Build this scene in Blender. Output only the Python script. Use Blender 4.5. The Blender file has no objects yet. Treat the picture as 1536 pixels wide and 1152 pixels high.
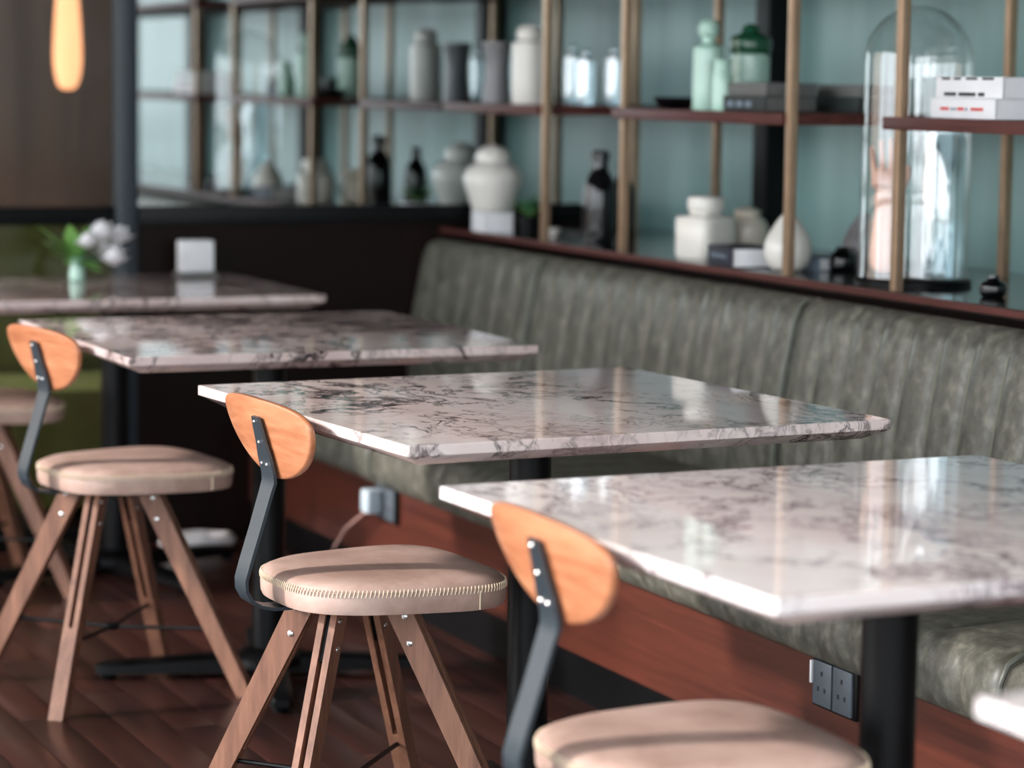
import bpy, bmesh, math, random
from mathutils import Vector, Matrix
random.seed(7)
PI = math.pi
scene = bpy.context.scene
COL = scene.collection

# ------------------------------------------------------------------ camera
CAM = Vector((4.6178, -1.4261, 1.2910))
YAW, PITCH, ROLL = 0.4118, 0.1112, 0.0133
fwd = Vector((-math.cos(YAW) * math.cos(PITCH), math.sin(YAW) * math.cos(PITCH), -math.sin(PITCH)))
right = fwd.cross(Vector((0, 0, 1))).normalized()
up = right.cross(fwd)
r2 = right * math.cos(ROLL) + up * math.sin(ROLL)
u2 = -right * math.sin(ROLL) + up * math.cos(ROLL)
cd = bpy.data.cameras.new('camera')
cam = bpy.data.objects.new('camera', cd)
COL.objects.link(cam)
cam.matrix_world = Matrix(((r2.x, u2.x, -fwd.x, CAM.x), (r2.y, u2.y, -fwd.y, CAM.y), (r2.z, u2.z, -fwd.z, CAM.z), (0, 0, 0, 1)))
cd.sensor_width = 36
cd.lens = 4065.2 / 1536 * 36
cd.dof.use_dof = True
cd.dof.focus_distance = 4.42
cd.dof.aperture_fstop = 2.8
cd.clip_start = 0.05
scene.camera = cam

# ------------------------------------------------------------------ light
world = bpy.data.worlds.new('world'); scene.world = world
world.use_nodes = True
bg = world.node_tree.nodes['Background']
bg.inputs['Color'].default_value = (0.90, 0.95, 1.0, 1)
bg.inputs['Strength'].default_value = 5.0
sd = bpy.data.lights.new('sun', 'SUN'); sun = bpy.data.objects.new('sun', sd); COL.objects.link(sun)
sd.energy = 4.5; sd.angle = math.radians(4); sd.color = (1.0, 0.93, 0.88)
sun.rotation_euler = Vector((0.20, 0.80, -0.44)).to_track_quat('-Z', 'Y').to_euler()
sun.location = (-1, -6, 5)
vs = scene.view_settings
vs.view_transform = 'Standard'; vs.look = 'None'; vs.gamma = 1; vs.use_curve_mapping = False
vs.exposure = 0.32

# ------------------------------------------------------------------ materials
def srgb(r, g, b):
    f = lambda c: (c / 255 / 12.92) if c / 255 <= 0.04045 else ((c / 255 + 0.055) / 1.055) ** 2.4
    return (f(r), f(g), f(b), 1)

class NT:
    def __init__(self, name):
        self.m = bpy.data.materials.new(name); self.m.use_nodes = True
        self.t = self.m.node_tree; self.n = self.t.nodes; self.l = self.t.links
        self.b = self.n['Principled BSDF']
        self.tc = self.n.new('ShaderNodeTexCoord')
    def new(self, t, **kw):
        n = self.n.new(t)
        for k, v in kw.items(): setattr(n, k, v)
        return n
    def link(self, a, b): self.l.new(a, b)
    def coords(self, scale=(1, 1, 1), rnd=0.0, rot=(0, 0, 0)):
        mp = self.new('ShaderNodeMapping'); mp.inputs['Scale'].default_value = scale; mp.inputs['Rotation'].default_value = rot
        self.link(self.tc.outputs['Object'], mp.inputs['Vector'])
        if rnd:
            oi = self.new('ShaderNodeObjectInfo'); ml = self.new('ShaderNodeMath', operation='MULTIPLY'); ml.inputs[1].default_value = rnd
            self.link(oi.outputs['Random'], ml.inputs[0])
            cb = self.new('ShaderNodeCombineXYZ')
            for k in 'XYZ': self.link(ml.outputs[0], cb.inputs[k])
            self.link(cb.outputs[0], mp.inputs['Location'])
        return mp.outputs[0]
    def noise(self, vec, scale=5, detail=4, rough=0.55, dist=0.0):
        n = self.new('ShaderNodeTexNoise'); n.inputs['Scale'].default_value = scale
        n.inputs['Detail'].default_value = detail; n.inputs['Roughness'].default_value = rough; n.inputs['Distortion'].default_value = dist
        self.link(vec, n.inputs['Vector']); return n
    def ramp(self, fac, stops):
        r = self.new('ShaderNodeValToRGB'); e = r.color_ramp.elements
        while len(e) < len(stops): e.new(0.5)
        for i, (p, c) in enumerate(stops): e[i].position = p; e[i].color = c
        self.link(fac, r.inputs['Fac']); return r.outputs['Color']
    def mix(self, fac, a, b, mode='MIX'):
        m = self.new('ShaderNodeMix', data_type='RGBA', blend_type=mode)
        for s, v in ((m.inputs[0], fac), (m.inputs[6], a), (m.inputs[7], b)):
            if hasattr(v, 'links') or hasattr(v, 'is_linked'): self.link(v, s)
            else: s.default_value = v
        return m.outputs[2]
    def bump(self, h, strength=0.2, dist=0.01):
        b = self.new('ShaderNodeBump'); b.inputs['Strength'].default_value = strength; b.inputs['Distance'].default_value = dist
        self.link(h, b.inputs['Height']); self.link(b.outputs[0], self.b.inputs['Normal'])
    def set(self, **kw):
        for k, v in kw.items(): self.b.inputs[k].default_value = v

def plain(name, col, rough=0.5, metal=0.0, var=0.08, scale=30, bump=0.0, spec=0.5):
    q = NT(name); v = q.coords(rnd=3.0)
    n = q.noise(v, scale, 3)
    lo = tuple(c * (1 - var) for c in col[:3]) + (1,); hi = tuple(min(1, c * (1 + var)) for c in col[:3]) + (1,)
    q.link(q.ramp(n.outputs['Fac'], [(0.3, lo), (0.7, hi)]), q.b.inputs['Base Color'])
    q.set(Roughness=rough, Metallic=metal); q.b.inputs['Specular IOR Level'].default_value = spec
    if bump: q.bump(n.outputs['Fac'], bump, 0.004)
    return q.m

def wood(name, dark, light, stretch=(2, 25, 25), rough=0.4, rnd=6.0, tint=0.0, bump=0.05, coat=0.0, wave=0.0):
    q = NT(name); v = q.coords(stretch, rnd)
    n = q.noise(v, 1.0, 6, 0.6, 0.6)
    n2 = q.noise(v, 5.0, 4, 0.6, 0.2)
    mx = q.new('ShaderNodeMath', operation='MULTIPLY_ADD'); mx.inputs[1].default_value = 0.35
    q.link(n2.outputs['Fac'], mx.inputs[0]); q.link(n.outputs['Fac'], mx.inputs[2])
    c = q.ramp(mx.outputs[0], [(0.45, dark), (0.68, tuple((a + b) / 2 for a, b in zip(dark, light))), (0.9, light)])
    if tint:
        oi = q.new('ShaderNodeObjectInfo')
        t = q.ramp(oi.outputs['Random'], [(0.0, (1 - tint, 1 - tint, 1 - tint, 1)), (1.0, (1 + tint, 1 + tint * .9, 1 + tint * .8, 1))])
        c = q.mix(1.0, c, t, 'MULTIPLY')
    q.link(c, q.b.inputs['Base Color']); q.set(Roughness=rough)
    if coat: q.b.inputs['Coat Weight'].default_value = coat; q.b.inputs['Coat Roughness'].default_value = 0.15
    if bump: q.bump(n2.outputs['Fac'], bump, 0.002)
    return q.m

def marble(name, vein_col, bold, lo, mid, hi, offset):
    q = NT(name); v = q.coords((1, 1, 1))
    v.node.inputs['Location'].default_value = offset
    warp = q.noise(v, 2.2, 5, 0.6)
    add = q.new('ShaderNodeVectorMath', operation='MULTIPLY_ADD'); add.inputs[1].default_value = (0.55, 0.55, 0.55)
    q.link(warp.outputs['Color'], add.inputs[0]); q.link(v, add.inputs[2])
    mp = q.new('ShaderNodeMapping'); mp.inputs['Rotation'].default_value = (0, 0, 0.5); mp.inputs['Scale'].default_value = (1.0, 1.7, 1.0)
    q.link(add.outputs[0], mp.inputs['Vector'])
    def vein(scale, det, width):
        n = q.noise(mp.outputs[0], scale, det, 0.62, 0.3)
        s = q.new('ShaderNodeMath', operation='SUBTRACT'); s.inputs[1].default_value = 0.5; q.link(n.outputs['Fac'], s.inputs[0])
        a = q.new('ShaderNodeMath', operation='ABSOLUTE'); q.link(s.outputs[0], a.inputs[0])
        return q.ramp(a.outputs[0], [(0.0, (1, 1, 1, 1)), (width, (bold, bold, bold, 1)), (width * 2.4, (0, 0, 0, 1))])
    v1 = vein(2.3, 7, 0.012); v2 = vein(5.5, 8, 0.014)
    mask = q.noise(v, 2.6, 3, 0.5)
    mk = q.ramp(mask.outputs['Fac'], [(0.40, (0, 0, 0, 1)), (0.62, (1, 1, 1, 1))])
    v2m = q.mix(1.0, v2, mk, 'MULTIPLY')
    mask2 = q.noise(v, 1.7, 2, 0.5)
    mk2 = q.ramp(mask2.outputs['Fac'], [(0.36, (0.15, 0.15, 0.15, 1)), (0.6, (1, 1, 1, 1))])
    v1m = q.mix(1.0, v1, mk2, 'MULTIPLY')
    veins = q.mix(1.0, v1m, v2m, 'ADD')
    cl = q.noise(mp.outputs[0], 1.6, 5, 0.6)
    base = q.ramp(cl.outputs['Fac'], [(0.30, lo), (0.5, mid), (0.7, hi)])
    c = q.mix(veins, base, vein_col)
    q.link(c, q.b.inputs['Base Color']); q.set(Roughness=0.03); q.b.inputs['IOR'].default_value = 1.6
    return q.m

def leather(name, lo, mid, hi, rough=0.45, scale=9, bump=0.15, streak=(1, 1, 0.5)):
    q = NT(name); v = q.coords(streak, 5.0)
    n = q.noise(v, scale, 7, 0.66, 0.1); f = q.noise(v, 160, 2, 0.5)
    q.link(q.ramp(n.outputs['Fac'], [(0.36, lo), (0.52, mid), (0.68, hi)]), q.b.inputs['Base Color'])
    q.set(Roughness=rough); q.bump(f.outputs['Fac'], bump, 0.001)
    return q.m

def clear_glass(name, tint, gloss=0.05, refl=0.10):
    m = bpy.data.materials.new(name); m.use_nodes = True
    t = m.node_tree; t.nodes.clear()
    o = t.nodes.new('ShaderNodeOutputMaterial'); tr = t.nodes.new('ShaderNodeBsdfTransparent'); tr.inputs[0].default_value = tint
    g = t.nodes.new('ShaderNodeBsdfGlossy'); g.inputs['Roughness'].default_value = gloss; g.inputs[0].default_value = (1, 1, 1, 1)
    lw = t.nodes.new('ShaderNodeLayerWeight'); lw.inputs[0].default_value = 0.5
    pw5 = t.nodes.new('ShaderNodeMath'); pw5.operation = 'POWER'; pw5.inputs[1].default_value = 4.0; t.links.new(lw.outputs['Facing'], pw5.inputs[0])
    fr = t.nodes.new('ShaderNodeMath'); fr.operation = 'MULTIPLY_ADD'; fr.inputs[1].default_value = 0.75; fr.inputs[2].default_value = refl; t.links.new(pw5.outputs[0], fr.inputs[0])
    nz = t.nodes.new('ShaderNodeTexNoise'); nz.inputs['Scale'].default_value = 6
    bp = t.nodes.new('ShaderNodeBump'); bp.inputs['Strength'].default_value = 0.05; t.links.new(nz.outputs['Fac'], bp.inputs['Height'])
    t.links.new(bp.outputs[0], g.inputs['Normal'])
    mx = t.nodes.new('ShaderNodeMixShader'); t.links.new(fr.outputs[0], mx.inputs[0]); t.links.new(tr.outputs[0], mx.inputs[1]); t.links.new(g.outputs[0], mx.inputs[2])
    t.links.new(mx.outputs[0], o.inputs[0]); return m

def emit(name, col, strength):
    q = NT(name); v = q.coords((3, 3, 1)); n = q.noise(v, 3, 2)
    q.link(q.ramp(n.outputs['Fac'], [(0.2, tuple(c * 0.85 for c in col[:3]) + (1,)), (0.8, col)]), q.b.inputs['Emission Color'])
    q.set(**{'Emission Strength': strength}); q.b.inputs['Base Color'].default_value = col; return q.m

def teal_wall():
    q = NT('teal_panel'); v = q.coords((1, 1, 0.08)); n = q.noise(v, 5, 3); f = q.noise(v, 60, 2)
    q.link(q.ramp(n.outputs['Fac'], [(0.3, srgb(100, 132, 129)), (0.7, srgb(136, 168, 165))]), q.b.inputs['Base Color'])
    q.set(Roughness=0.35); q.bump(f.outputs['Fac'], 0.05, 0.003); return q.m

M = {}
M['marble'] = marble('veined_marble', srgb(34, 25, 32), 0.45, srgb(204, 180, 176), srgb(228, 210, 206), srgb(240, 228, 226), (3.1, 7.3, 0))
M['marble_soft'] = marble('soft_marble', srgb(138, 122, 128), 0.30, srgb(222, 206, 204), srgb(238, 226, 224), srgb(246, 240, 240), (11.7, 2.2, 0))
M['marble_dim_reflection'] = marble('dim_reflection_marble', srgb(40, 30, 36), 0.45, srgb(188, 164, 160), srgb(214, 194, 190), srgb(234, 220, 218), (5.4, 13.9, 0))  # base colour darkened to imitate dark surroundings reflected in the far tops
M['back_wood'] = wood('backrest_wood', srgb(152, 88, 56), srgb(206, 142, 104), (3, 22, 22), 0.33, 5, coat=0.25)
M['leg_wood'] = wood('leg_wood', srgb(96, 62, 47), srgb(148, 104, 82), (30, 30, 3), 0.45)
M['floor_wood'] = wood('floor_wood', srgb(42, 24, 21), srgb(68, 39, 33), (1.5, 22, 22), 0.3, 9, tint=0.34)
M['panel_wood'] = wood('bench_panel_wood', srgb(58, 27, 20), srgb(94, 46, 34), (1.2, 30, 30), 0.35, 3)
M['shelf_wood'] = wood('shelf_wood', srgb(66, 34, 31), srgb(98, 54, 48), (2, 30, 30), 0.5)
M['shelf_wood'].node_tree.nodes['Principled BSDF'].inputs['Specular IOR Level'].default_value = 0.25
M['dark_wood'] = wood('dark_wall_wood', srgb(13, 4, 3), srgb(24, 9, 7), (20, 20, 2), 0.5, 2)
M['dark_wood'].node_tree.nodes['Principled BSDF'].inputs['Specular IOR Level'].default_value = 0.15
M['metal'] = plain('powder_coated_steel', srgb(40, 50, 57), 0.36, 0.0, 0.1, 60, 0.02)
M['black'] = plain('black_steel', srgb(8, 9, 11), 0.40, 0.0, 0.15, 40, 0.02, 0.18)
M['brass'] = plain('brushed_brass', srgb(176, 148, 122), 0.40, 0.65, 0.1, 20)
M['screw'] = plain('screw_steel', srgb(205, 205, 203), 0.25, 0.9, 0.05, 50)
M['seat'] = leather('tan_leather', srgb(152, 124, 112), srgb(178, 150, 138), srgb(196, 170, 158), 0.42, 5, 0.1, (1, 1, 1))
M['thread'] = plain('cream_thread', srgb(222, 204, 178), 0.7)
M['green'] = leather('green_leather', srgb(74, 73, 64), srgb(96, 95, 86), srgb(128, 126, 113), 0.40, 34, 0.12, (1.0, 1, 0.75))
M['piping'] = plain('grey_green_piping', srgb(84, 86, 76), 0.45)
M['stitch'] = plain('pale_olive_thread', srgb(126, 125, 111), 0.6)
M['teal'] = teal_wall()
M['counter'] = plain('dark_polished_counter', srgb(34, 28, 26), 0.12, 0, 0.2, 8)
M['mirror'] = plain('mirror_silver', srgb(200, 207, 207), 0.015, 1.0, 0.01, 3)
M['white'] = plain('white_ceramic', srgb(226, 222, 214), 0.22, 0, 0.04, 9)
M['cream'] = plain('cream_ceramic', srgb(212, 204, 188), 0.28, 0, 0.06, 9)
M['grey'] = plain('grey_ceramic', srgb(120, 118, 120), 0.35, 0, 0.1, 12)
M['blackgloss'] = plain('black_glaze', srgb(10, 11, 14), 0.08, 0, 0.2, 9)
M['mint'] = plain('mint_glaze', srgb(176, 212, 196), 0.12, 0, 0.08, 8)
M['dkgreen'] = plain('dark_green_glaze', srgb(30, 84, 60), 0.15, 0, 0.15, 8)
M['glass'] = clear_glass('dome_glass', (0.97, 0.985, 0.985, 1))
M['bottle_glass'] = clear_glass('pale_blue_glass', (0.72, 0.84, 0.88, 1), 0.08, 0.28)
M['smoke_glass'] = clear_glass('smoked_partition_glass', (0.74, 0.66, 0.60, 1), 0.10, 0.025)
M['skin'] = plain('pink_mannequin', srgb(226, 176, 154), 0.45, 0, 0.06, 14)
M['paper'] = plain('white_paper', srgb(232, 232, 234), 0.6, 0, 0.03, 20)
M['navy'] = plain('navy_cloth', srgb(40, 42, 54), 0.6)
M['bluegrey'] = plain('blue_grey_cloth', srgb(120, 134, 148), 0.6)
M['greycloth'] = plain('grey_cloth', srgb(104, 104, 102), 0.6)
M['darkbook'] = plain('charcoal_cloth', srgb(44, 50, 50), 0.6)
M['red'] = plain('red_print', srgb(206, 60, 56), 0.6)
M['ink'] = plain('black_print', srgb(24, 24, 28), 0.6)
M['leaf'] = plain('leaf_green', srgb(110, 158, 80), 0.5, 0, 0.25, 25)
M['leafdark'] = plain('leaf_dark', srgb(54, 96, 64), 0.5, 0, 0.25, 25)
M['petal'] = plain('white_petal', srgb(236, 234, 236), 0.6, 0, 0.04, 20)
M['socket'] = plain('grey_socket_plate', srgb(96, 104, 112), 0.4, 0.4)
M['plug'] = plain('pale_plug', srgb(186, 200, 210), 0.4)
M['cable'] = plain('pinkish_cable', srgb(190, 150, 140), 0.5)
M['ceil'] = plain('ceiling_paint', srgb(120, 112, 106), 0.8)
M['plaster'] = wood('warm_panelling', srgb(84, 68, 60), srgb(150, 134, 122), (6, 6, 0.5), 0.6, 0)
M['lamp'] = emit('lamp_glow', (1.0, 0.56, 0.32, 1), 2.6)
M['sofa'] = plain('green_velvet', srgb(122, 150, 96), 0.8, 0, 0.2, 6)
M['stone'] = plain('pavement', srgb(120, 118, 114), 0.8)

# ------------------------------------------------------------------ mesh helpers
class B:
    def __init__(self): self.bm = bmesh.new()
    def box(self, c, s, bev=0.0, rot=None, seg=2):
        r = bmesh.ops.create_cube(self.bm, size=1.0); vs_ = r['verts']
        for v in vs_: v.co = Vector((v.co.x * s[0], v.co.y * s[1], v.co.z * s[2]))
        if bev:
            es = list({e for v in vs_ for e in v.link_edges})
            rr = bmesh.ops.bevel(self.bm, geom=es, offset=bev, segments=seg, affect='EDGES', profile=0.6)
            vs_ = list(set(rr['verts']) | {v for v in vs_ if v.is_valid})
        m = (rot.to_4x4() if rot else Matrix())
        for v in vs_: v.co = m @ v.co + Vector(c)
        return self
    def b2(self, lo, hi, bev=0.0):
        return self.box([(a + b) / 2 for a, b in zip(lo, hi)], [b - a for a, b in zip(lo, hi)], bev)
    def rings(self, rings, cap0=True, cap1=True, closed=True):
        rv = [[self.bm.verts.new(p) for p in r] for r in rings]
        n = len(rv[0])
        for a, b in zip(rv, rv[1:]):
            for i in range(n if closed else n - 1):
                j = (i + 1) % n
                self.bm.faces.new((a[i], a[j], b[j], b[i]))
        if cap0: self.bm.faces.new(list(reversed(rv[0])))
        if cap1: self.bm.faces.new(rv[-1])
        return self
    def lathe(self, prof, c=(0, 0, 0), n=28, cap=True):
        self.rings([[(c[0] + r * math.cos(2 * PI * i / n), c[1] + r * math.sin(2 * PI * i / n), c[2] + z) for i in range(n)] for r, z in prof], cap, cap)
        return self
    def tube(self, pts, rad, n=10, cap=True):
        pts = [Vector(p) for p in pts]; rr = rad if isinstance(rad, (list, tuple)) else [rad] * len(pts)
        rings = []; prev = None
        for i, p in enumerate(pts):
            d = (pts[min(i + 1, len(pts) - 1)] - pts[max(i - 1, 0)]).normalized()
            a = prev if prev else (Vector((0, 0, 1)) if abs(d.z) < 0.9 else Vector((1, 0, 0)))
            u = (a - d * a.dot(d)).normalized(); w = d.cross(u); prev = u
            rings.append([p + rr[i] * (math.cos(2 * PI * k / n) * u + math.sin(2 * PI * k / n) * w) for k in range(n)])
        return self.rings(rings, cap, cap)
    def strap(self, path, widths, th):
        """flat bar bent along a path in the local YZ plane; width runs along X"""
        pts = [Vector((0, y, z)) for y, z in path]; rings = []
        for i, p in enumerate(pts):
            d = (pts[min(i + 1, len(pts) - 1)] - pts[max(i - 1, 0)]).normalized(); nrm = Vector((1, 0, 0)).cross(d)
            w = widths[i] / 2
            rings.append([p + Vector((-w, 0, 0)) - nrm * th / 2, p + Vector((w, 0, 0)) - nrm * th / 2, p + Vector((w, 0, 0)) + nrm * th / 2, p + Vector((-w, 0, 0)) + nrm * th / 2])
        return self.rings(rings)
    def mesh(self, name, mat, ang=35):
        bmesh.ops.recalc_face_normals(self.bm, faces=self.bm.faces[:])
        me = bpy.data.meshes.new(name); self.bm.to_mesh(me); self.bm.free()
        me.materials.append(mat)
        for f in me.polygons: f.use_smooth = True
        me.set_sharp_from_angle(angle=math.radians(ang))
        return me
    def obj(self, name, mat, parent=None, ang=35):
        o = bpy.data.objects.new(name, self.mesh(name, mat, ang)); COL.objects.link(o)
        if parent: o.parent = parent
        return o

def tag(o, label=None, cat=None, group=None, kind=None):
    if label: o['label'] = label
    if cat: o['category'] = cat
    if group: o['group'] = group
    if kind: o['kind'] = kind
    return o
def thing(name, label, cat, loc=(0, 0, 0), rz=0.0, group=None):
    o = bpy.data.objects.new(name, None); COL.objects.link(o); o.location = loc; o.rotation_euler = (0, 0, rz)
    o.empty_display_size = 0.05
    return tag(o, label, cat, group)
def copy_tree(o, parent=None):
    c = o.copy(); COL.objects.link(c)
    if parent: c.parent = parent
    for ch in o.children: copy_tree(ch, c)
    return c
def struct(name, b, mat, parent=None):
    o = b.obj(name, mat, parent)
    if not parent: o['kind'] = 'structure'
    return o

# ------------------------------------------------------------------ setting
WX = -2.62            # end wall / mirror plane
SILL_Y, SILL_Z = 1.50, 0.872
BACK_Y = 2.10
floor = struct('floor', B().b2((-6.2, -3.2, -0.12), (6.6, 2.3, -0.004)), M['floor_wood'])
pw, pl = 0.092, 1.05
pm = B().b2((0.0012, 0.0012, -0.010), (pl - 0.0012, pw - 0.0012, 0.0), 0.0012).mesh('plank', M['floor_wood'])
for r in range(22):
    y = -1.02 + r * pw
    x = -2.60 + [0.0, 0.37, 0.72, 0.18, 0.55][r % 5] - 0.72
    while x < 1.5:
        if x >= WX:
            o = bpy.data.objects.new('plank', pm); COL.objects.link(o); o.parent = floor; o.location = (x, y, 0)
        x += pl
struct('ground', B().b2((-30, -30, -0.30), (30, 30, -0.125)), M['stone'])
struct('ceiling', B().b2((-6.2, -3.2, 2.95), (6.6, 2.3, 3.1)), M['ceil'])
struct('wall_back', B().b2((WX - 0.1, BACK_Y, -0.12), (6.6, BACK_Y + 0.12, 2.95)), M['teal'])
struct('wall_end', B().b2((WX - 0.09, 0.606, -0.004), (WX, BACK_Y, 0.884)).b2((WX - 0.09, 0.606, 2.42), (WX, BACK_Y, 2.95)), M['dark_wood'])
struct('trim_1', B().b2((WX - 0.06, 0.544, -0.004), (WX + 0.006, 0.605, 2.95), 0.003), M['metal'])      # steel column
# smoked glass partition left of the column
w = struct('window_1', B().b2((WX - 0.05, -3.0, 0.886), (WX, 0.543, 0.936), 0.003).b2((WX - 0.05, -3.0, 2.42), (WX, 0.543, 2.48), 0.003)
           .b2((WX - 0.05, -3.0, -0.004), (WX, 0.543, 0.05), 0.003).b2((WX - 0.05, -0.95, 0.05), (WX, -0.89, 2.42), 0.003), M['black'])
for y0, y1 in ((-3.0, -0.95), (-0.89, 0.543)):
    for z0, z1 in ((0.05, 0.886), (0.936, 2.42)):
        B().b2((WX - 0.030, y0, z0), (WX - 0.022, y1, z1)).obj('pane', M['smoke_glass'], w)
struct('trim_2', B().b2((WX - 0.06, -3.0, 2.48), (WX, 0.543, 2.95)), M['dark_wood'])
# room beyond the partition
struct('wall_far', B().b2((-6.2, -3.2, -0.004), (-6.05, 2.3, 2.95)), M['plaster'])
struct('wall_side', B().b2((-6.05, 1.75, -0.004), (WX - 0.1, 1.9, 2.95)), M['plaster'])
# window wall on the daylight side and behind the photographer
def window_wall(name, axis, at, a0, a1, step):
    b = B()
    def add(lo, hi, z0, z1, d=0.05):
        if axis == 'y': b.b2((lo, at - d, z0), (hi, at + d, z1), 0.004)
        else: b.b2((at - d, lo, z0), (at + d, hi, z1), 0.004)
    add(a0, a1, -0.004, 0.22); add(a0, a1, 2.72, 2.95); add(a0, a1, 0.95, 1.0, 0.03)
    x = a0
    while x <= a1 + 1e-6:
        add(x - 0.04, x + 0.04, 0.22, 2.72); x += step
    return struct(name, b, M['black'])
window_wall('window_2', 'y', -3.1, -6.0, 6.4, 1.55)
window_wall('window_3', 'x', 5.6, -3.0, 2.0, 1.25)

# mirror on the end wall
mir = thing('wall_mirror', 'tall wall mirror in black frame above dark wooden end wall, reflecting the shelves', 'mirror', (WX, 1.35, 0.885))
B().b2((-0.02, -0.742, 0.05), (0.002, 0.748, 1.535)).obj('mirror_glass', M['mirror'], mir)
B().b2((-0.02, -0.744, 0.0), (0.018, 0.749, 0.052), 0.003).obj('bottom_rail', M['black'], mir)
B().b2((-0.02, -0.744, 1.53), (0.018, 0.749, 1.56), 0.003).obj('top_rail', M['black'], mir)

# ------------------------------------------------------------------ banquette
bench = thing('banquette', 'long banquette in mottled green leather on a red-brown wooden base along the shelf wall', 'banquette', (0, 1.2, 0))
X0, X1 = WX + 0.004, 4.6
B().b2((X0, -0.27, 0.105), (X1, 0.25, 0.32)).obj('base_panel', M['panel_wood'], bench)
B().b2((X0, -0.25, 0.0), (X1, 0.25, 0.105)).obj('skirting', M['black'], bench)
def channel_cushion(name, xa, xb, prof, ncs, depth, inward):
    """profile (y,z) swept along x with sewn channels pressed in"""
    b = B(); n = ncs * 8; rings = []
    L = xb - xa
    for i in range(n + 1):
        t = i / n; x = xa + L * t
        ph = (t * ncs) % 1.0; g = abs(math.sin(PI * t * ncs)) ** 0.3
        end = min(1.0, min(t, 1 - t) * L / 0.02); e = 1 - (1 - end) ** 2
        k = depth * (g - 1) - 0.012 * (1 - e)
        rings.append([(x, y + k * iy, z + k * iz) for (y, z), (iy, iz) in zip(prof, inward)])
    b.rings(rings)
    return b.obj(name, M['green'], bench, 60)
sp = [(0.24, 0.325), (-0.28, 0.322), (-0.305, 0.335), (-0.318, 0.365), (-0.318, 0.405), (-0.305, 0.436), (-0.275, 0.452), (-0.15, 0.458), (0.10, 0.452), (0.24, 0.445)]
sp = [(y, z - 0.022) for y, z in sp]
si = [(0, 0), (0, 0), (-.7, -.3), (-1, 0), (-1, 0), (-.8, .5), (-.2, 1), (0, 1), (0, 1), (0, 0)]
bp = [(0.30, 0.40), (0.215, 0.40), (0.198, 0.44), (0.194, 0.50), (0.203, 0.60), (0.220, 0.70), (0.239, 0.79), (0.252, 0.822), (0.27, 0.836), (0.30, 0.838)]
bi = [(0, 0), (0, 0), (-.8, 0), (-1, 0), (-1, .2), (-1, .2), (-1, .2), (-.8, .5), (-.3, .8), (0, 0)]
xs = [X0, -1.54, -0.17, 1.20, 2.57, X1]
for a, b_ in zip(xs, xs[1:]): channel_cushion('seat_cushion', a, b_, sp, max(3, round((b_ - a) / 0.115)), 0.007, si)
xs2 = [X0, -1.79, -0.43, 0.93, 2.30, X1]
for a, b_ in zip(xs2, xs2[1:]):
    nc = max(3, round((b_ - a) / 0.115))
    bc = channel_cushion('back_cushion', a, b_, bp, nc, 0.009, bi)
    ln = B()
    for k in range(1, nc):
        x = a + (b_ - a) * k / nc
        ln.tube([(x, y + 0.0075 * abs(iy), z) for (y, z), (iy, iz) in list(zip(bp, bi))[3:7]], 0.0022, 6)
    q_ = ln.obj('channel_stitching', M['stitch'], bc); q_['kind'] = 'stuff'
for x in xs2[1:-1]:
    B().tube([(x, y - 0.004, z) for y, z in bp[2:9]], 0.006, 8).obj('piping', M['piping'], bench)
for x in xs[1:-1]:
    B().tube([(x, y + (0.003 if y < -0.29 else 0), z + 0.001) for y, z in sp[2:9]], 0.005, 8).obj('piping', M['piping'], bench)

# ------------------------------------------------------------------ display counter and shelving
ct = thing('display_counter', 'dark polished display counter with red-brown wooden lip above the banquette back', 'counter', (0, 1.5, 0))
B().b2((X0, 0.012, 0.852), (X1, 0.598, SILL_Z)).obj('countertop', M['counter'], ct)
B().b2((X0, 0.0, 0.857), (X1, 0.0118, SILL_Z), 0.002).obj('lip', M['shelf_wood'], ct)
B().b2((X0, 0.10, 0.0), (X1, 0.597, 0.852)).obj('carcass', M['dark_wood'], ct)

sh = thing('display_shelf', 'open shelving with slim brass posts and red-brown boards against the teal wall', 'shelf', (0, 0, SILL_Z))
def post(x, y, mat='brass', s=0.021, top=1.70):
    B().box((x, y, top / 2), (s, s, top), 0.002).obj('post', M[mat], sh)
for x in (-0.164, -0.617, -1.454, -1.929, 0.66, 1.12, 1.96): post(x, 1.522)
for x in (-0.477, -0.93, -1.854, -2.352, 0.36, 0.80): post(x, 1.99)
for x in (-1.665, 0.10, 1.6): post(x, 2.055, 'black', 0.075, 1.9)
bz = 1.216 - SILL_Z
def board(xa, xb, ya, yb, z, mat='shelf_wood', th=0.026):
    B().b2((xa, ya, z - th / 2), (xb, yb, z + th / 2), 0.002).obj('board', M[mat], sh)
for z in (bz, bz + 0.345):
    board(-1.492, -0.628, 1.502, 1.93, z); board(-0.205, 0.649, 1.502, 1.93, z); board(WX + 0.01, -1.940, 1.502, 1.93, z)
    board(1.10, 1.95, 1.502, 1.93, z)
    board(-0.606, -0.245, 1.83, 1.975, z, 'dark_wood', 0.034); board(-1.918, -1.502, 1.80, 1.975, z, 'dark_wood', 0.034); board(0.67, 1.09, 1.83, 1.975, z, 'dark_wood', 0.034)  # recessed boards made dark and thicker to imitate the shadow in these bays
UP = 1.2295            # upper board top
CT = SILL_Z + 0.0005

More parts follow.
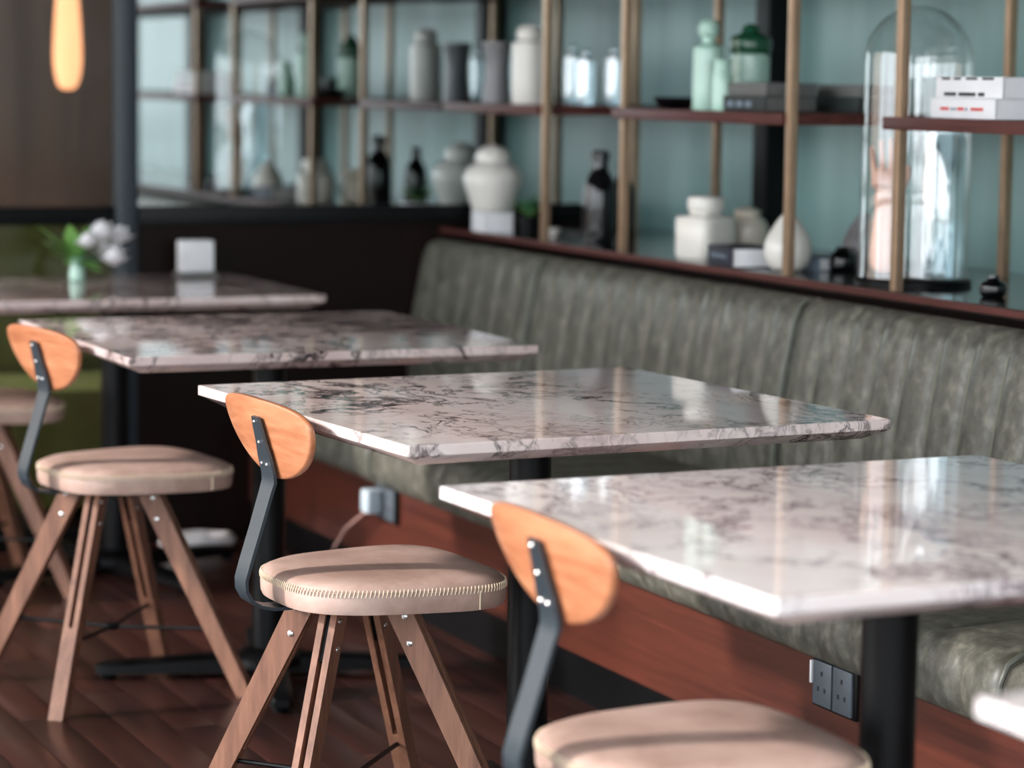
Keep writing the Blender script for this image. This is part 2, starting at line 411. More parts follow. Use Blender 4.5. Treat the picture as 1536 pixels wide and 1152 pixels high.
# ------------------------------------------------------------------ tables
W_, L_ = 0.866, 0.876
def table(cx, cy, rz, w, l, label, stone='marble', base_rot=1.31):
    t = thing('cafe_table', label, 'table', (cx, cy, 0), rz)
    b = B(); H = 0.75
    def ring(ix, z, c=0.003):
        a, e = w / 2 - ix, l / 2 - ix
        return [(-a, -e + c, z), (-a + c, -e, z), (a - c, -e, z), (a, -e + c, z), (a, e - c, z), (a - c, e, z), (-a + c, e, z), (-a, e - c, z)]
    b.rings([ring(0.034, 0.7155), ring(0.0005, 0.733), ring(0.0, 0.7335), ring(0.0, 0.7485), ring(0.0015, 0.75)])
    b.obj('marble_top', M[stone], t, 20)
    B().box((0, 0, 0.7085), (0.36, 0.36, 0.0135), 0.003).obj('top_plate', M['black'], t)
    B().lathe([(0.036, 0.035), (0.036, 0.698), (0.055, 0.7015)], n=32).obj('post', M['black'], t)
    fb = B(); fb.lathe([(0.075, 0.028), (0.075, 0.045), (0.055, 0.060), (0.037, 0.066)], n=28)
    fb.obj('hub', M['black'], t)
    for k in range(4):
        a = base_rot + k * PI / 2; ca, sa = math.cos(a), math.sin(a)
        ab = B(); rings = []
        for r, hw, z1 in ((0.03, 0.034, 0.052), (0.15, 0.032, 0.048), (0.30, 0.028, 0.040), (0.355, 0.026, 0.036), (0.372, 0.016, 0.030)):
            rings.append([(r * ca - s * sa, r * sa + s * ca, z) for s, z in ((-hw, 0.014), (hw, 0.014), (hw, z1 - 0.006), (hw * .7, z1), (-hw * .7, z1), (-hw, z1 - 0.006))])
        ab.rings(rings); arm = ab.obj('base_arm', M['black'], t)
        B().lathe([(0.016, 0.0), (0.018, 0.006), (0.012, 0.014)], (0.345 * ca, 0.345 * sa, 0), 14).obj('foot_glide', M['black'], arm)
    return t
tabs = {'A': (1.2612, -0.056, 0.0388), 'B': (0.0, 0.0, 0.0708), 'C': (-1.3308, -0.0248, 0.0113)}
tl = {'A': 'square white marble pedestal table with soft grey veins, fourth from the end wall',
      'B': 'square white marble pedestal table with bold black veins, third from the end wall',
      'C': 'square pink marble pedestal table, greyed by painted-in dark reflections, second from the end wall'}
for k, (x, y, a) in tabs.items(): table(x + W_ / 2, y + L_ / 2, a, W_, L_, tl[k], {'A': 'marble_soft', 'B': 'marble', 'C': 'marble_dim_reflection'}[k])
table(-2.21, 0.43, 0.0, 0.80, L_, 'square marble table carrying the flowers and napkin holder beside the end wall', 'marble_dim_reflection', 0.262)
table(2.607 + W_ / 2, -0.092 + L_ / 2, 0.0, W_, L_, 'square white marble table with only one blurred corner showing, fifth from the end wall', 'marble_soft')

# ------------------------------------------------------------------ chairs
def superell(a, b, e, n):
    out = []
    for i in range(n):
        t = 2 * PI * i / n; c, s = math.cos(t), math.sin(t)
        out.append((a * math.copysign(abs(c) ** (2 / e), c), b * math.copysign(abs(s) ** (2 / e), s)))
    return out
def seat_outline(n, k=1.0):
    pts = []
    for x, y in superell(0.194, 0.184, 3.3, n):
        x *= 1.0 + 0.16 * (y / 0.184) - 0.05      # a little narrower at the back
        pts.append((x * k, y * k + 0.044))
    return pts
def make_chair():
    t = thing('cafe_chair', '', 'chair')
    n = 72; b = B()
    rings = []
    for k, z in ((0.93, 0.436), (0.985, 0.438), (1.0, 0.445), (1.004, 0.458), (1.0, 0.471), (0.99, 0.4765), (0.965, 0.4825), (0.90, 0.4875), (0.72, 0.492), (0.4, 0.495), (0.12, 0.496)):
        rings.append([(x, y, z) for x, y in seat_outline(n, k)])
    b.rings(rings); seat = b.obj('seat', M['seat'], t, 50)
    # seam and stitches round the rim
    dense = [Vector((x, y, 0.4725)) for x, y in seat_outline(900, 1.004)]; dense.append(dense[0].copy())
    cum = [0.0]
    for a_, c_ in zip(dense, dense[1:]): cum.append(cum[-1] + (c_ - a_).length)
    o2 = []; j = 0; NS = 190
    for i in range(NS):
        tg = cum[-1] * i / NS
        while cum[j + 1] < tg: j += 1
        o2.append(dense[j].lerp(dense[j + 1], (tg - cum[j]) / max(1e-9, cum[j + 1] - cum[j])))
    st = B()
    for i in range(len(o2)):
        p = o2[i]; d = (o2[(i + 1) % len(o2)] - p).normalized(); nrm = Vector((d.y, -d.x, 0))
        a = p + nrm * 0.0004 + Vector((0, 0, -0.0055)) - d * 0.0014; c = p - nrm * 0.0014 + Vector((0, 0, 0.0062)) + d * 0.0014
        st.tube([a, (a + c) / 2 + nrm * 0.0012, c], 0.0011, 5)
    s_ = st.obj('stitching', M['thread'], seat); s_['kind'] = 'stuff'
    B().tube([(x, y, 0.4732) for x, y in seat_outline(96, 1.0015)] + [(*seat_outline(96, 1.0015)[0], 0.4732)], 0.0013, 6).obj('seam', M['seat'], seat)
    sx, sy = seat_outline(72, 1.003)[4]
    B().tube([(sx, sy, 0.440), (sx + .0005, sy, 0.471)], 0.0016, 6).obj('side_seam', M['thread'], seat)
    B().lathe([(0.10, 0.424), (0.105, 0.436)], n=24).obj('hub_plate', M['black'], t)
    # four radial legs, each two slats with a slot and a steel tongue
    for q in range(4):
        a = PI / 4 + q * PI / 2
        top = Vector((0.080 * math.cos(a), 0.080 * math.sin(a), 0.435)); foot = Vector((0.300 * math.cos(a), 0.300 * math.sin(a), 0.0))
        rad = Vector((math.cos(a), math.sin(a), 0)); tan = Vector((-math.sin(a), math.cos(a), 0))
        ax = (foot - top).normalized(); nr = (rad - ax * rad.dot(ax)).normalized()
        def sect(s, t0, t1, wd):
            p = top.lerp(foot, s)
            # cut horizontally at floor and seat
            def fix(v):
                v = Vector(v)
                if s >= 1.0: v = v - ax * (v.z / ax.z)
                if s <= 0.0: v = v - ax * ((v.z - 0.435) / ax.z)
                return v
            return [fix(p - nr * wd / 2 + tan * t0), fix(p + nr * wd / 2 + tan * t0), fix(p + nr * wd / 2 + tan * t1), fix(p - nr * wd / 2 + tan * t1)]
        lb = B()
        for t0, t1 in ((-0.0155, -0.0045), (0.0045, 0.0155)):
            lb.rings([sect(0.0, t0, t1, 0.044), sect(0.62, t0, t1, 0.037)])
        lb.rings([sect(0.62, -0.0155, 0.0155, 0.037), sect(1.0, -0.0155, 0.0155, 0.031)])
        leg = lb.obj('leg', M['leg_wood'], t)
        B().rings([sect(0.001, -0.0043, 0.0043, 0.030), sect(0.20, -0.0043, 0.0043, 0.030)]).obj('steel_tongue', M['black'], leg)
        for s, off in ((0.055, 0.006), (0.145, -0.006)):
            p = top.lerp(foot, s) + nr * off
            for sg in (-1, 1):
                c = p + tan * sg * 0.0150
                B().tube([c, c + tan * sg * 0.002, c + tan * sg * 0.0034], [0.0055, 0.0052, 0.003], 12).obj('screw', M['screw'], leg)
        p = top.lerp(foot, 0.67)
        B().tube([p - nr * 0.01, Vector((0, 0, 0.132)) + rad * 0.012], 0.0042, 8).obj('stretcher_rod', M['black'], t)
    B().lathe([(0.014, 0.126), (0.016, 0.130), (0.016, 0.136), (0.012, 0.139)], n=16).obj('stretcher_hub', M['black'], t)
    # bent steel strap carrying the backrest
    path = [(0.06, 0.4305), (-0.06, 0.4305), (-0.15, 0.4310), (-0.172, 0.436), (-0.188, 0.446), (-0.197, 0.463), (-0.198, 0.480), (-0.190, 0.508), (-0.172, 0.565), (-0.154, 0.625), (-0.150, 0.638), (-0.151, 0.652), (-0.158, 0.680), (-0.163, 0.700), (-0.170, 0.728), (-0.1745, 0.746)]
    wd = [0.05, 0.05, 0.05, 0.05, 0.05, 0.05, 0.05, 0.05, 0.05, 0.052, 0.055, 0.055, 0.052, 0.040, 0.034, 0.026]
    stp = B().strap(path, wd, 0.0055).obj('back_strap', M['metal'], t)
    for x, y, z in ((0, -0.1748, 0.738), (0, -0.1664, 0.704), (-0.011, -0.157, 0.668), (0.011, -0.157, 0.668)):
        B().tube([(x, y + 0.001, z), (x, y - 0.0025, z - 0.0005), (x, y - 0.0042, z - 0.0008)], [0.0036, 0.0034, 0.0018], 10).obj('screw', M['screw'], stp)
    # curved plywood backrest
    bb = B(); n = 64; front = []; back = []
    def pt(u, v, off):
        lean = -(v - 0.70) * 0.25
        y = -0.1545 + lean + 0.22 * u * u + off
        return (u, y, v)
    ol = []
    for i in range(n):
        th = 2 * PI * i / n; c, s = math.cos(th), math.sin(th)
        e = 2.9 if s > 0 else 1.8
        u = 0.186 * math.copysign(abs(c) ** (2 / e), c); hv = (0.034 if s > 0 else 0.098)
        ol.append((u, 0.7410 + hv * math.copysign(abs(s) ** (2 / e), s)))
    cu, cv = 0.0, 0.72
    def shrink(k): return [(cu + (u - cu) * k, cv + (v - cv) * k) for u, v in ol]
    rs = []
    for k, off in ((0.02, 0.0), (0.35, 0.0), (0.7, 0.0), (0.96, 0.0), (0.99, 0.0012), (1.0, 0.004), (1.0, 0.008), (0.99, 0.0108), (0.96, 0.012), (0.7, 0.012), (0.35, 0.012), (0.02, 0.012)):
        rs.append([pt(u, v, off) for u, v in shrink(k)])
    bb.rings(rs); bb.obj('backrest', M['back_wood'], t, 50)
    return t
proto = make_chair()
chairs = [((-0.899, 0.066), 0.15, 'chair with tan leather seat and wooden backrest at the second table from the end wall'),
          ((0.450, 0.112), 0.05, 'chair with tan leather seat and wooden backrest at the third table from the end wall'),
          ((1.69, 0.060), -0.03, 'chair with tan leather seat and wooden backrest at the fourth table from the end wall'),
          ((-2.10, 0.015), 0.06, 'chair with tan leather seat at the table carrying the flowers')]
for i, ((x, y), a, lab) in enumerate(chairs):
    c = proto if i == 0 else copy_tree(proto)
    c.location = (x, y, 0); c.rotation_euler = (0, 0, a); c['label'] = lab; c['group'] = 'cafe chairs along the aisle'

# ------------------------------------------------------------------ things on the counter
def lathe_thing(name, prof, mat, loc, label, cat, n=32, group=None):
    o = B().lathe(prof, n=n).obj(name, M[mat]); o.location = loc
    return tag(o, label, cat, group)
def smooth(prof, k=3):
    """Catmull-Rom densify"""
    out = []
    P = [prof[0]] + list(prof) + [prof[-1]]
    for i in range(1, len(P) - 2):
        for j in range(k):
            t = j / k; p0, p1, p2, p3 = P[i - 1], P[i], P[i + 1], P[i + 2]
            f = lambda a, b, c, d: 0.5 * (2 * b + (c - a) * t + (2 * a - 5 * b + 4 * c - d) * t * t + (3 * b - a - 3 * c + d) * t ** 3)
            out.append((max(0.001, f(p0[0], p1[0], p2[0], p3[0])), f(p0[1], p1[1], p2[1], p3[1])))
    out.append(prof[-1]); return out

# glass dome with mannequin hand
d = thing('glass_dome', 'tall clear glass cloche dome on dark base standing on the counter', 'glass dome', (-0.333, 1.665, CT))
R_ = 0.116
prof = [(R_ + 0.002, 0.016), (R_, 0.024), (R_, 0.20), (R_, 0.46)] + [(R_ * math.cos(a), 0.47 + R_ * 1.02 * math.sin(a)) for a in [PI / 2 * i / 12 for i in range(12)]] + [(0.002, 0.47 + R_ * 1.02)]
B().lathe(prof, n=48, cap=False).obj('dome', M['glass'], d)
B().lathe([(0.125, 0.0), (0.126, 0.010), (0.118, 0.0155)], n=40).obj('base', M['black'], d)
def mannequin_hand():
    V = []; E_ = []; Rr = []
    def chain(pts, start=None):
        prev = start
        for (p, r) in pts:
            V.append(p); Rr.append(r); i = len(V) - 1
            if prev is not None: E_.append((prev, i))
            prev = i
        return prev
    w = chain([((0, 0, 0.0), 0.036), ((0, 0, 0.06), 0.034), ((0, 0, 0.12), 0.028), ((0, 0, 0.145), 0.024)])
    palm = chain([((0, 0, 0.175), 0.030), ((0, 0, 0.205), 0.031)], w)
    for x, h, tilt in ((-0.027, 0.052, -0.003), (-0.009, 0.068, -0.001), (0.009, 0.072, 0.001), (0.027, 0.060, 0.003)):
        chain([((x, 0, 0.222), 0.0100), ((x + tilt * .5, -0.006, 0.222 + h * .45), 0.0085), ((x + tilt, -0.016, 0.222 + h * .8), 0.0078), ((x + tilt, -0.026, 0.222 + h), 0.006)], palm)
    chain([((0.036, -0.006, 0.188), 0.011), ((0.046, -0.014, 0.212), 0.0095), ((0.048, -0.022, 0.238), 0.007)], w + 1)
    me = bpy.data.meshes.new('hand_sculpture'); me.from_pydata(V, E_, []); me.materials.append(M['skin'])
    o = bpy.data.objects.new('hand_sculpture', me); COL.objects.link(o)
    md = o.modifiers.new('skin', 'SKIN'); sv = me.skin_vertices[0].data
    for i, r in enumerate(Rr): sv[i].radius = (r, r * 0.72); sv[i].use_root = (i == 0)
    md.use_smooth_shade = True
    ss = o.modifiers.new('sub', 'SUBSURF'); ss.levels = 1; ss.render_levels = 2
    return o
h = mannequin_hand(); h.location = (-0.362, 1.612, CT + 0.0160); h.rotation_euler = (0, 0, 0.9)
tag(h, 'pink mannequin hand sculpture standing upright inside the glass dome', 'sculpture')
# a second, slim glass cylinder standing inside
lathe_thing('glass_cylinder', [(0.048, 0.0), (0.05, 0.01), (0.05, 0.285), (0.044, 0.305), (0.046, 0.315)], 'bottle_glass', (-0.290, 1.705, CT + 0.0160), 'slim clear glass cylinder beside the mannequin hand inside the dome', 'glass')

tear = smooth([(0.018, 0.0), (0.040, 0.006), (0.054, 0.036), (0.050, 0.072), (0.030, 0.108), (0.012, 0.130), (0.004, 0.136)])
lathe_thing('teardrop_vase', tear, 'white', (-0.758, 1.60, CT), 'white teardrop vase standing on the counter by the brass post', 'vase')
lathe_thing('teardrop_vase', [(r * 0.9, z * 0.95) for r, z in tear], 'grey', (-0.765, 1.80, CT), 'greyish teardrop vase standing behind the glass dome', 'vase')
b = lathe_thing('ink_pot', smooth([(0.020, 0), (0.026, 0.006), (0.026, 0.026), (0.014, 0.034), (0.012, 0.044)]), 'blackgloss', (0.012, 1.64, CT), 'small black glossy pot on the counter, right of the dome', 'pot')
b = lathe_thing('ink_pot', smooth([(0.022, 0), (0.030, 0.006), (0.030, 0.034), (0.018, 0.044), (0.014, 0.056)]), 'blackgloss', (-0.72, 1.72, CT), 'small black pot between the two teardrop vases', 'pot')

def book(name, loc, size, rz, cover, label, parent_group=None, pages='paper'):
    t = thing(name, label, 'book', loc, rz, parent_group)
    x, y, z = size
    B().box((0, 0.002, z / 2), (x - 0.006, y - 0.006, z - 0.005), 0.001).obj('pages', M[pages], t)
    c = B().box((0, 0, 0.00125), (x, y, 0.0024), 0.0008).box((0, 0, z - 0.00125), (x, y, 0.0024), 0.0008).box((0, -y / 2 + 0.0012, z / 2), (x, 0.0024, z - 0.0048), 0.0006)
    cov = c.obj('cover', M[cover], t)
    return t, cov
t, cov = book('book', (-0.93, 1.575, CT), (0.16, 0.11, 0.046), -0.12, 'navy', 'thick navy book lying on the counter before the white square jar')
for i in range(7): B().b2((-0.055 + i * 0.014, -0.0562, 0.020), (-0.046 + i * 0.014, -0.0548, 0.028)).obj('spine_letter', M['bluegrey'], cov)
t, cov = book('book', (-0.80, 1.70, CT), (0.13, 0.10, 0.030), 0.2, 'bluegrey', 'pale blue-grey book lying behind the white teardrop vase')

# white lidded jars
def square_jar(loc, s, hh, mat, label, lid_r, rz=0.0):
    t = thing('lidded_jar', label, 'jar', loc, rz)
    b = B()
    rs = []
    for k, z in ((0.92, 0), (1.0, 0.008), (1.0, hh * 0.62), (0.94, hh * 0.66), (0.55, hh * 0.69), (0.50, hh * 0.74)):
        rs.append([(x * k, y * k, z) for x, y in superell(s / 2, s / 2, 4.5, 40)])
    b.rings(rs).obj('body', M[mat], t)
    B().lathe(smooth([(lid_r, hh * 0.74), (lid_r * 1.06, hh * 0.77), (lid_r * 1.06, hh * 0.92), (lid_r * 0.9, hh * 0.98), (0.004, hh)], 2), n=30).obj('lid', M[mat], t)
    return t
square_jar((-1.20, 1.62, CT), 0.12, 0.152, 'white', 'white square ceramic jar with round lid on the counter', 0.042, 0.3)
lathe_thing('cream_jar', smooth([(0.040, 0), (0.050, 0.01), (0.052, 0.07), (0.040, 0.092), (0.030, 0.10), (0.034, 0.112), (0.006, 0.122)]), 'cream', (-1.24, 1.755, CT), 'squat cream round jar behind the white square jar', 'jar')
t = thing('black_bottle', 'tall black glossy bottle vase on the counter beneath the clear bottles', 'bottle', (-1.80, 1.62, CT))
B().lathe(smooth([(0.036, 0), (0.042, 0.01), (0.044, 0.12), (0.036, 0.165), (0.022, 0.19), (0.020, 0.215)])).obj('body', M['blackgloss'], t)
B().lathe([(0.020, 0.2152), (0.025, 0.218), (0.025, 0.236), (0.016, 0.243)]).obj('stopper', M['blackgloss'], t)
lathe_thing('black_bottle', smooth([(0.030, 0), (0.034, 0.01), (0.034, 0.13), (0.018, 0.165), (0.014, 0.20), (0.018, 0.208)]), 'blackgloss', (-1.87, 1.72, CT), 'slimmer black bottle standing behind the tall black bottle', 'bottle')
# big white urn
t = thing('ginger_urn', 'large white ginger-jar urn with domed lid on the counter beside the mirror', 'urn', (-2.500, 1.615, CT))
B().lathe(smooth([(0.046, 0), (0.050, 0.006), (0.052, 0.03), (0.066, 0.075), (0.083, 0.125), (0.084, 0.150), (0.070, 0.175), (0.048, 0.188)]), n=40).obj('body', M['white'], t)
B().lathe(smooth([(0.046, 0.1885), (0.050, 0.192), (0.050, 0.206), (0.044, 0.222), (0.026, 0.233), (0.008, 0.238), (0.004, 0.240)])).obj('lid', M['white'], t)
t, cov = book('folded_card', (-2.352, 1.552, CT), (0.125, 0.085, 0.055), -0.1, 'paper', 'small stack of white paper lying before the white urn')
t['category'] = 'paper'
# little potted plant
t = thing('potted_plant', 'small green leafy plant in a dark pot beside the white urn', 'plant', (-2.205, 1.60, CT))
B().lathe([(0.022, 0), (0.030, 0.05), (0.027, 0.0505)]).obj('pot', M['black'], t)
def leaf_blade(b, base, dirv, ln, wd, droop):
    dirv = Vector(dirv).normalized(); side = dirv.cross(Vector((0, 0, 1)))
    side = side.normalized() if side.length > 1e-3 else Vector((1, 0, 0))
    rows = []
    for i in range(6):
        s = i / 5; p = Vector(base) + dirv * ln * s + Vector((0, 0, -droop * s * s))
        w = wd * math.sin(PI * min(0.97, s * 0.9 + 0.08))
        rows.append((b.bm.verts.new(p - side * w / 2), b.bm.verts.new(p + Vector((0, 0, -0.1 * w))), b.bm.verts.new(p + side * w / 2)))
    for a, c in zip(rows, rows[1:]):
        b.bm.faces.new((a[0], a[1], c[1], c[0])); b.bm.faces.new((a[1], a[2], c[2], c[1]))
for i in range(16):
    a = i * 2.4; b = B(); leaf_blade(b, (0, 0, 0.048), (math.cos(a) * 0.7, math.sin(a) * 0.7, 0.6 + 0.5 * (i % 3)), 0.06 + 0.012 * (i % 4), 0.022, 0.016)
    b.obj('leaf', M['leafdark' if i % 3 else 'leaf'], t)
lathe_thing('small_bowl', smooth([(0.014, 0), (0.020, 0.004), (0.028, 0.022), (0.026, 0.026)]), 'white', (-2.06, 1.60, CT), 'tiny white bowl on the counter beside the potted plant', 'bowl')

# ------------------------------------------------------------------ things on the upper boards
# stacked white books with printed marks
t, cov = book('white_book', (0.045, 1.62, UP), (0.25, 0.17, 0.040), -0.05, 'paper', 'white book with red print, bottom of the stack beside the dome')
for x0, x1 in ((-0.085, -0.052), (-0.018, 0.006), (0.034, 0.080)): B().b2((x0, -0.0862, 0.016), (x1, -0.0848, 0.022)).obj('red_print', M['red'], cov)
for x0, x1 in ((-0.044, -0.034), (-0.030, -0.024), (0.012, 0.020)): B().b2((x0, -0.0862, 0.016), (x1, -0.0848, 0.021)).obj('grey_print', M['bluegrey'], cov)
t, cov = book('white_book', (0.052, 1.625, UP + 0.0405), (0.245, 0.165, 0.042), -0.02, 'paper', 'white book with black print, top of the stack beside the dome')
for x0, x1 in ((-0.090, -0.046), (-0.036, 0.026), (0.036, 0.058)): B().b2((x0, -0.0837, 0.004), (x1, -0.0823, 0.011)).obj('black_print', M['ink'], cov)
for x0, x1 in ((-0.10, -0.07), (-0.055, -0.03), (-0.01, 0.03), (0.05, 0.09)): B().b2((x0, -0.0837, 0.036), (x1, -0.0823, 0.0405)).obj('black_print', M['ink'], cov)
# green bottles
t = thing('mint_bottle', 'tall mint green apothecary bottle with round stopper on the upper board', 'bottle', (-1.165, 1.60, UP))
B().lathe(smooth([(0.034, 0), (0.037, 0.006), (0.037, 0.135), (0.034, 0.150), (0.018, 0.158), (0.017, 0.172)])).obj('body', M['mint'], t)
B().lathe(smooth([(0.016, 0.1725), (0.024, 0.176), (0.026, 0.196), (0.018, 0.212), (0.004, 0.216)])).obj('stopper', M['mint'], t)
t = thing('green_jar', 'dark green lidded jar behind the mint bottle', 'jar', (-1.215, 1.74, UP))
B().lathe(smooth([(0.040, 0), (0.046, 0.008), (0.048, 0.12), (0.044, 0.135)])).obj('body', M['mint'], t)
B().lathe(smooth([(0.045, 0.1355), (0.050, 0.14), (0.050, 0.172), (0.024, 0.186), (0.020, 0.20), (0.004, 0.208)])).obj('lid', M['dkgreen'], t)
lathe_thing('mint_glass', smooth([(0.022, 0), (0.025, 0.006), (0.024, 0.07), (0.020, 0.10), (0.023, 0.118)]), 'mint', (-1.035, 1.57, UP), 'small pale mint vase before the dark green jar', 'vase')
t, c1 = book('book', (-0.925, 1.635, UP), (0.19, 0.14, 0.036), 0.05, 'darkbook', 'charcoal book lying flat at the bottom of the small stack beside the mint bottle', pages='greycloth')
for i in range(3): B().b2((-0.07 + i * 0.04, -0.0712, 0.010), (-0.045 + i * 0.04, -0.0698, 0.024)).obj('spine_label', M['bluegrey'], c1)
book('book', (-0.92, 1.64, UP + 0.0362), (0.185, 0.135, 0.030), 0.0, 'greycloth', 'grey book lying on the charcoal book beside the mint bottle', pages='greycloth')
zb = 1.2336
book('book', (-0.84, 1.83, UP), (0.20, 0.13, 0.036), 0.0, 'darkbook', 'charcoal book on the upper board between brass post and dome', pages='darkbook')
book('book', (-0.835, 1.83, UP + 0.0362), (0.19, 0.125, 0.028), 0.04, 'greycloth', 'grey book on the charcoal book between brass post and dome', pages='darkbook')
lathe_thing('shallow_dish', smooth([(0.02, 0), (0.04, 0.004), (0.056, 0.022), (0.052, 0.028), (0.02, 0.012)]), 'blackgloss', (-1.37, 1.62, UP), 'shallow black dish on the upper board beside the mint bottle', 'dish')
for x, y, hgt, r, lab in ((-2.37, 1.80, 0.165, 0.027, 'tallest of the three clear pale blue bottles on the upper board behind the canister'),
                          (-2.05, 1.69, 0.150, 0.027, 'shortest of the three clear pale blue bottles, beside the brass post'),
                          (-2.14, 1.82, 0.158, 0.028, 'middle of the three clear pale blue bottles on the upper board')):
    lathe_thing('clear_bottle', smooth([(r * .9, 0), (r, 0.006), (r, hgt * .74), (r * .9, hgt * .82), (r * .5, hgt * .88), (r * .5, hgt * .97), (r * .62, hgt)]), 'bottle_glass', (x, y, UP), lab, 'bottle', group='clear bottles on the upper board')
t = thing('white_canister', 'tall white ceramic canister with lid on the upper board beside the brass post', 'canister', (-2.235, 1.605, UP))
B().lathe(smooth([(0.042, 0), (0.047, 0.006), (0.048, 0.15), (0.044, 0.166), (0.030, 0.172)])).obj('body', M['white'], t)
B().lathe(smooth([(0.030, 0.1725), (0.034, 0.176), (0.034, 0.198), (0.026, 0.212), (0.004, 0.216)])).obj('lid', M['white'], t)
lathe_thing('grey_vase', smooth([(0.038, 0), (0.042, 0.006), (0.034, 0.08), (0.036, 0.13), (0.042, 0.168), (0.039, 0.170)]), 'grey', (-2.47, 1.61, UP), 'grey waisted cylinder vase on the upper board next to the mirror', 'vase')

# ------------------------------------------------------------------ things on the table by the end wall
t = thing('napkin_holder', 'white square napkin holder standing on the table beside the end wall', 'napkin holder', (-2.50, 0.735, 0.7505))
B().box((0, 0, 0.006), (0.09, 0.10, 0.012), 0.002).obj('base', M['greycloth'], t)
B().box((0, 0, 0.056), (0.05, 0.092, 0.086), 0.004).obj('napkin_block', M['paper'], t)
t = thing('flower_vase', 'small vase of white roses and green leaves on the table beside the end wall', 'flowers', (-2.42, 0.385, 0.7505))
B().lathe(smooth([(0.018, 0), (0.022, 0.004), (0.020, 0.03), (0.016, 0.05), (0.020, 0.060)])).obj('vase', M['mint'], t)
blooms = [(0.02, 0.060, 0.125, 0.046), (-0.03, 0.095, 0.075, 0.046), (0.05, 0.015, 0.105, 0.034), (0.0, 0.115, 0.115, 0.040), (0.04, 0.09, 0.06, 0.038)]
for x, y, z, r in blooms:
    st_ = B().tube([(0, 0, 0.05), (x * .6, y * .6, 0.05 + (z - 0.05) * .5), (x, y, z)], 0.002, 6).obj('stem', M['leafdark'], t)
    bl = B()
    for ring, (cnt, sc, tilt) in enumerate(((3, 0.45, 0.15), (5, 0.75, 0.5), (7, 1.0, 0.95))):
        for k in range(cnt):
            a = 2 * PI * k / cnt + ring * 0.7
            dirv = Vector((math.cos(a) * tilt, math.sin(a) * tilt, 1.05 - tilt * 0.75))
            leaf_blade(bl, (x, y, z - r * 0.4), dirv, r * 1.25 * (0.7 + 0.3 * sc), r * 1.1, -r * 0.15)
    bl.lathe(smooth([(0.002, -r * .5), (r * .55, -r * .25), (r * .62, r * .1), (r * .3, r * .5), (0.002, r * .55)], 2), (x, y, z), 14)
    bl.obj('bloom', M['petal'], t)
for i, (dx, dy, dz, ln) in enumerate(((0, -0.8, 0.75, 0.15), (0.1, -0.85, 0.5, 0.12), (0.2, -0.6, 0.2, 0.10), (0.4, 0.2, -0.1, 0.09), (0.2, 0.1, 0.5, 0.11), (0.3, -0.2, 0.6, 0.12), (-0.3, -0.3, 0.8, 0.09), (0.5, 0.5, -0.2, 0.08), (0.3, -0.1, 0.3, 0.07), (0.1, 0.7, -0.1, 0.09), (0.4, -0.3, 0.0, 0.07))):
    b = B(); leaf_blade(b, (0, 0, 0.058), (dx, dy, dz), ln, 0.050, 0.01); b.obj('leaf', M['leaf'], t)

# ------------------------------------------------------------------ sockets and cable on the bench front
def socket(x, label):
    t = thing('power_socket', label, 'socket', (x, 0.9295, 0.26))
    B().box((0, -0.004, 0), (0.150, 0.008, 0.088), 0.003).obj('back_plate', M['black'], t)
    for k in (-1, 1):
        m = B().box((k * 0.034, -0.010, 0), (0.062, 0.006, 0.078), 0.002).obj('module', M['socket'], t)
        for px, pz in ((0, 0.018), (-0.011, -0.010), (0.011, -0.010)):
            B().box((k * 0.034 + px, -0.0133, pz), (0.005, 0.0012, 0.008)).obj('pin_slot', M['ink'], m)
    return t
s1 = socket(0.645, 'grey double power socket on the wooden bench base beside the table pedestal')
B().box((-0.0735, -0.010, 0.015), (0.006, 0.006, 0.040), 0.001).obj('switch', M['paper'], s1)
s2 = socket(-1.52, 'dark double power socket with a pale plug on the bench base')
pg = thing('plug', 'pale plug in the bench socket with a thin pinkish cable', 'plug', (-1.555, 0.916, 0.262))
B().box((0, -0.020, 0.0), (0.055, 0.038, 0.058), 0.008).obj('plug_body', M['plug'], pg)
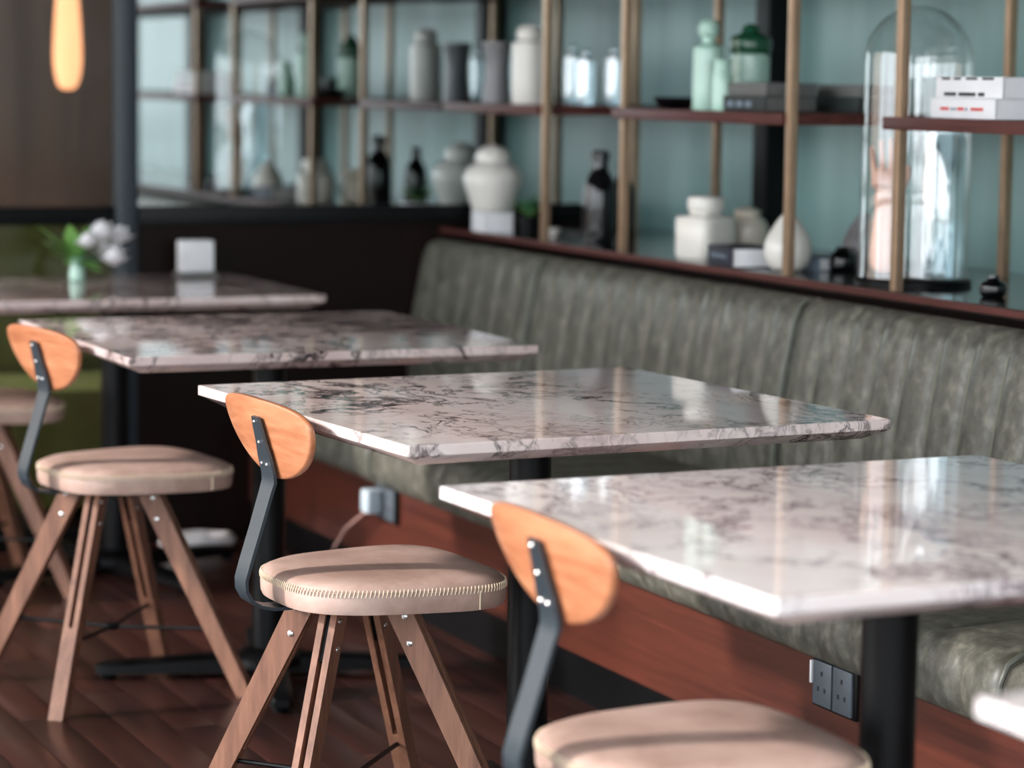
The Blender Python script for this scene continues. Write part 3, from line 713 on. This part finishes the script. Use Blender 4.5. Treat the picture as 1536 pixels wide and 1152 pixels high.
B().tube([(-0.02, -0.025, -0.03), (-0.06, -0.03, -0.05), (-0.14, -0.035, -0.09), (-0.22, -0.035, -0.15), (-0.27, -0.035, -0.22), (-0.29, -0.04, -0.2585)], 0.0035, 8).obj('cable', M['cable'], pg)

# ------------------------------------------------------------------ beyond the partition
lp = thing('pendant_lamp', 'slender glowing amber pendant lamp hanging behind the smoked glass', 'lamp', (-4.3, 0.84, 1.245))
B().lathe(smooth([(0.012, 0.0), (0.032, 0.015), (0.046, 0.08), (0.045, 0.18), (0.034, 0.34), (0.022, 0.46), (0.016, 0.50)])).obj('lamp_shade', M['lamp'], lp)
B().lathe([(0.020, 0.5002), (0.022, 0.54), (0.006, 0.56)], n=14).obj('lamp_cap', M['black'], lp)
B().tube([(0, 0, 0.555), (0, 0, 1.704)], 0.004, 6).obj('cord', M['black'], lp)
sf = thing('green_sofa', 'low green sofa standing behind the smoked glass partition', 'sofa', (-3.35, 0.10, 0))
B().box((0, 0, 0.22), (0.75, 1.4, 0.36), 0.05).obj('seat_base', M['sofa'], sf)
B().box((-0.30, 0, 0.62), (0.18, 1.4, 0.50), 0.06).obj('backrest', M['sofa'], sf)
for a in (-0.32, 0.32):
    for c in (-0.6, 0.6): B().box((a, c, 0.025), (0.05, 0.05, 0.05), 0.004).obj('leg', M['black'], sf)

# white coil on the floor under the table by the end wall
pts = []
for i in range(61):
    a = 2 * PI * i / 20; r = 0.075 + 0.006 * math.sin(a * 0.33)
    pts.append((r * math.cos(a) * 0.55, r * math.sin(a) * 1.25, 0.012 + 0.020 * i / 60 + 0.004 * math.sin(a * 1.7) ** 2))
co = B().tube(pts, 0.011, 8).obj('cable_coil', M['paper']); co.location = (-2.49, 0.74, 0.0)
tag(co, 'white coil of thick cable lying on the floor by the dark end wall', 'cable')
st2 = thing('bright_patch_table', 'low white table added to stand in for bright patches behind the smoked glass', 'side table', (-4.35, 0.72, 0))  # table added where only bright patches show through the partition glass
B().lathe([(0.20, 0.30), (0.215, 0.31), (0.215, 0.345), (0.205, 0.352)], n=36).obj('table_top', M['paper'], st2)
B().lathe([(0.16, 0.0), (0.16, 0.015), (0.03, 0.03), (0.03, 0.299)], n=28).obj('pedestal', M['paper'], st2)
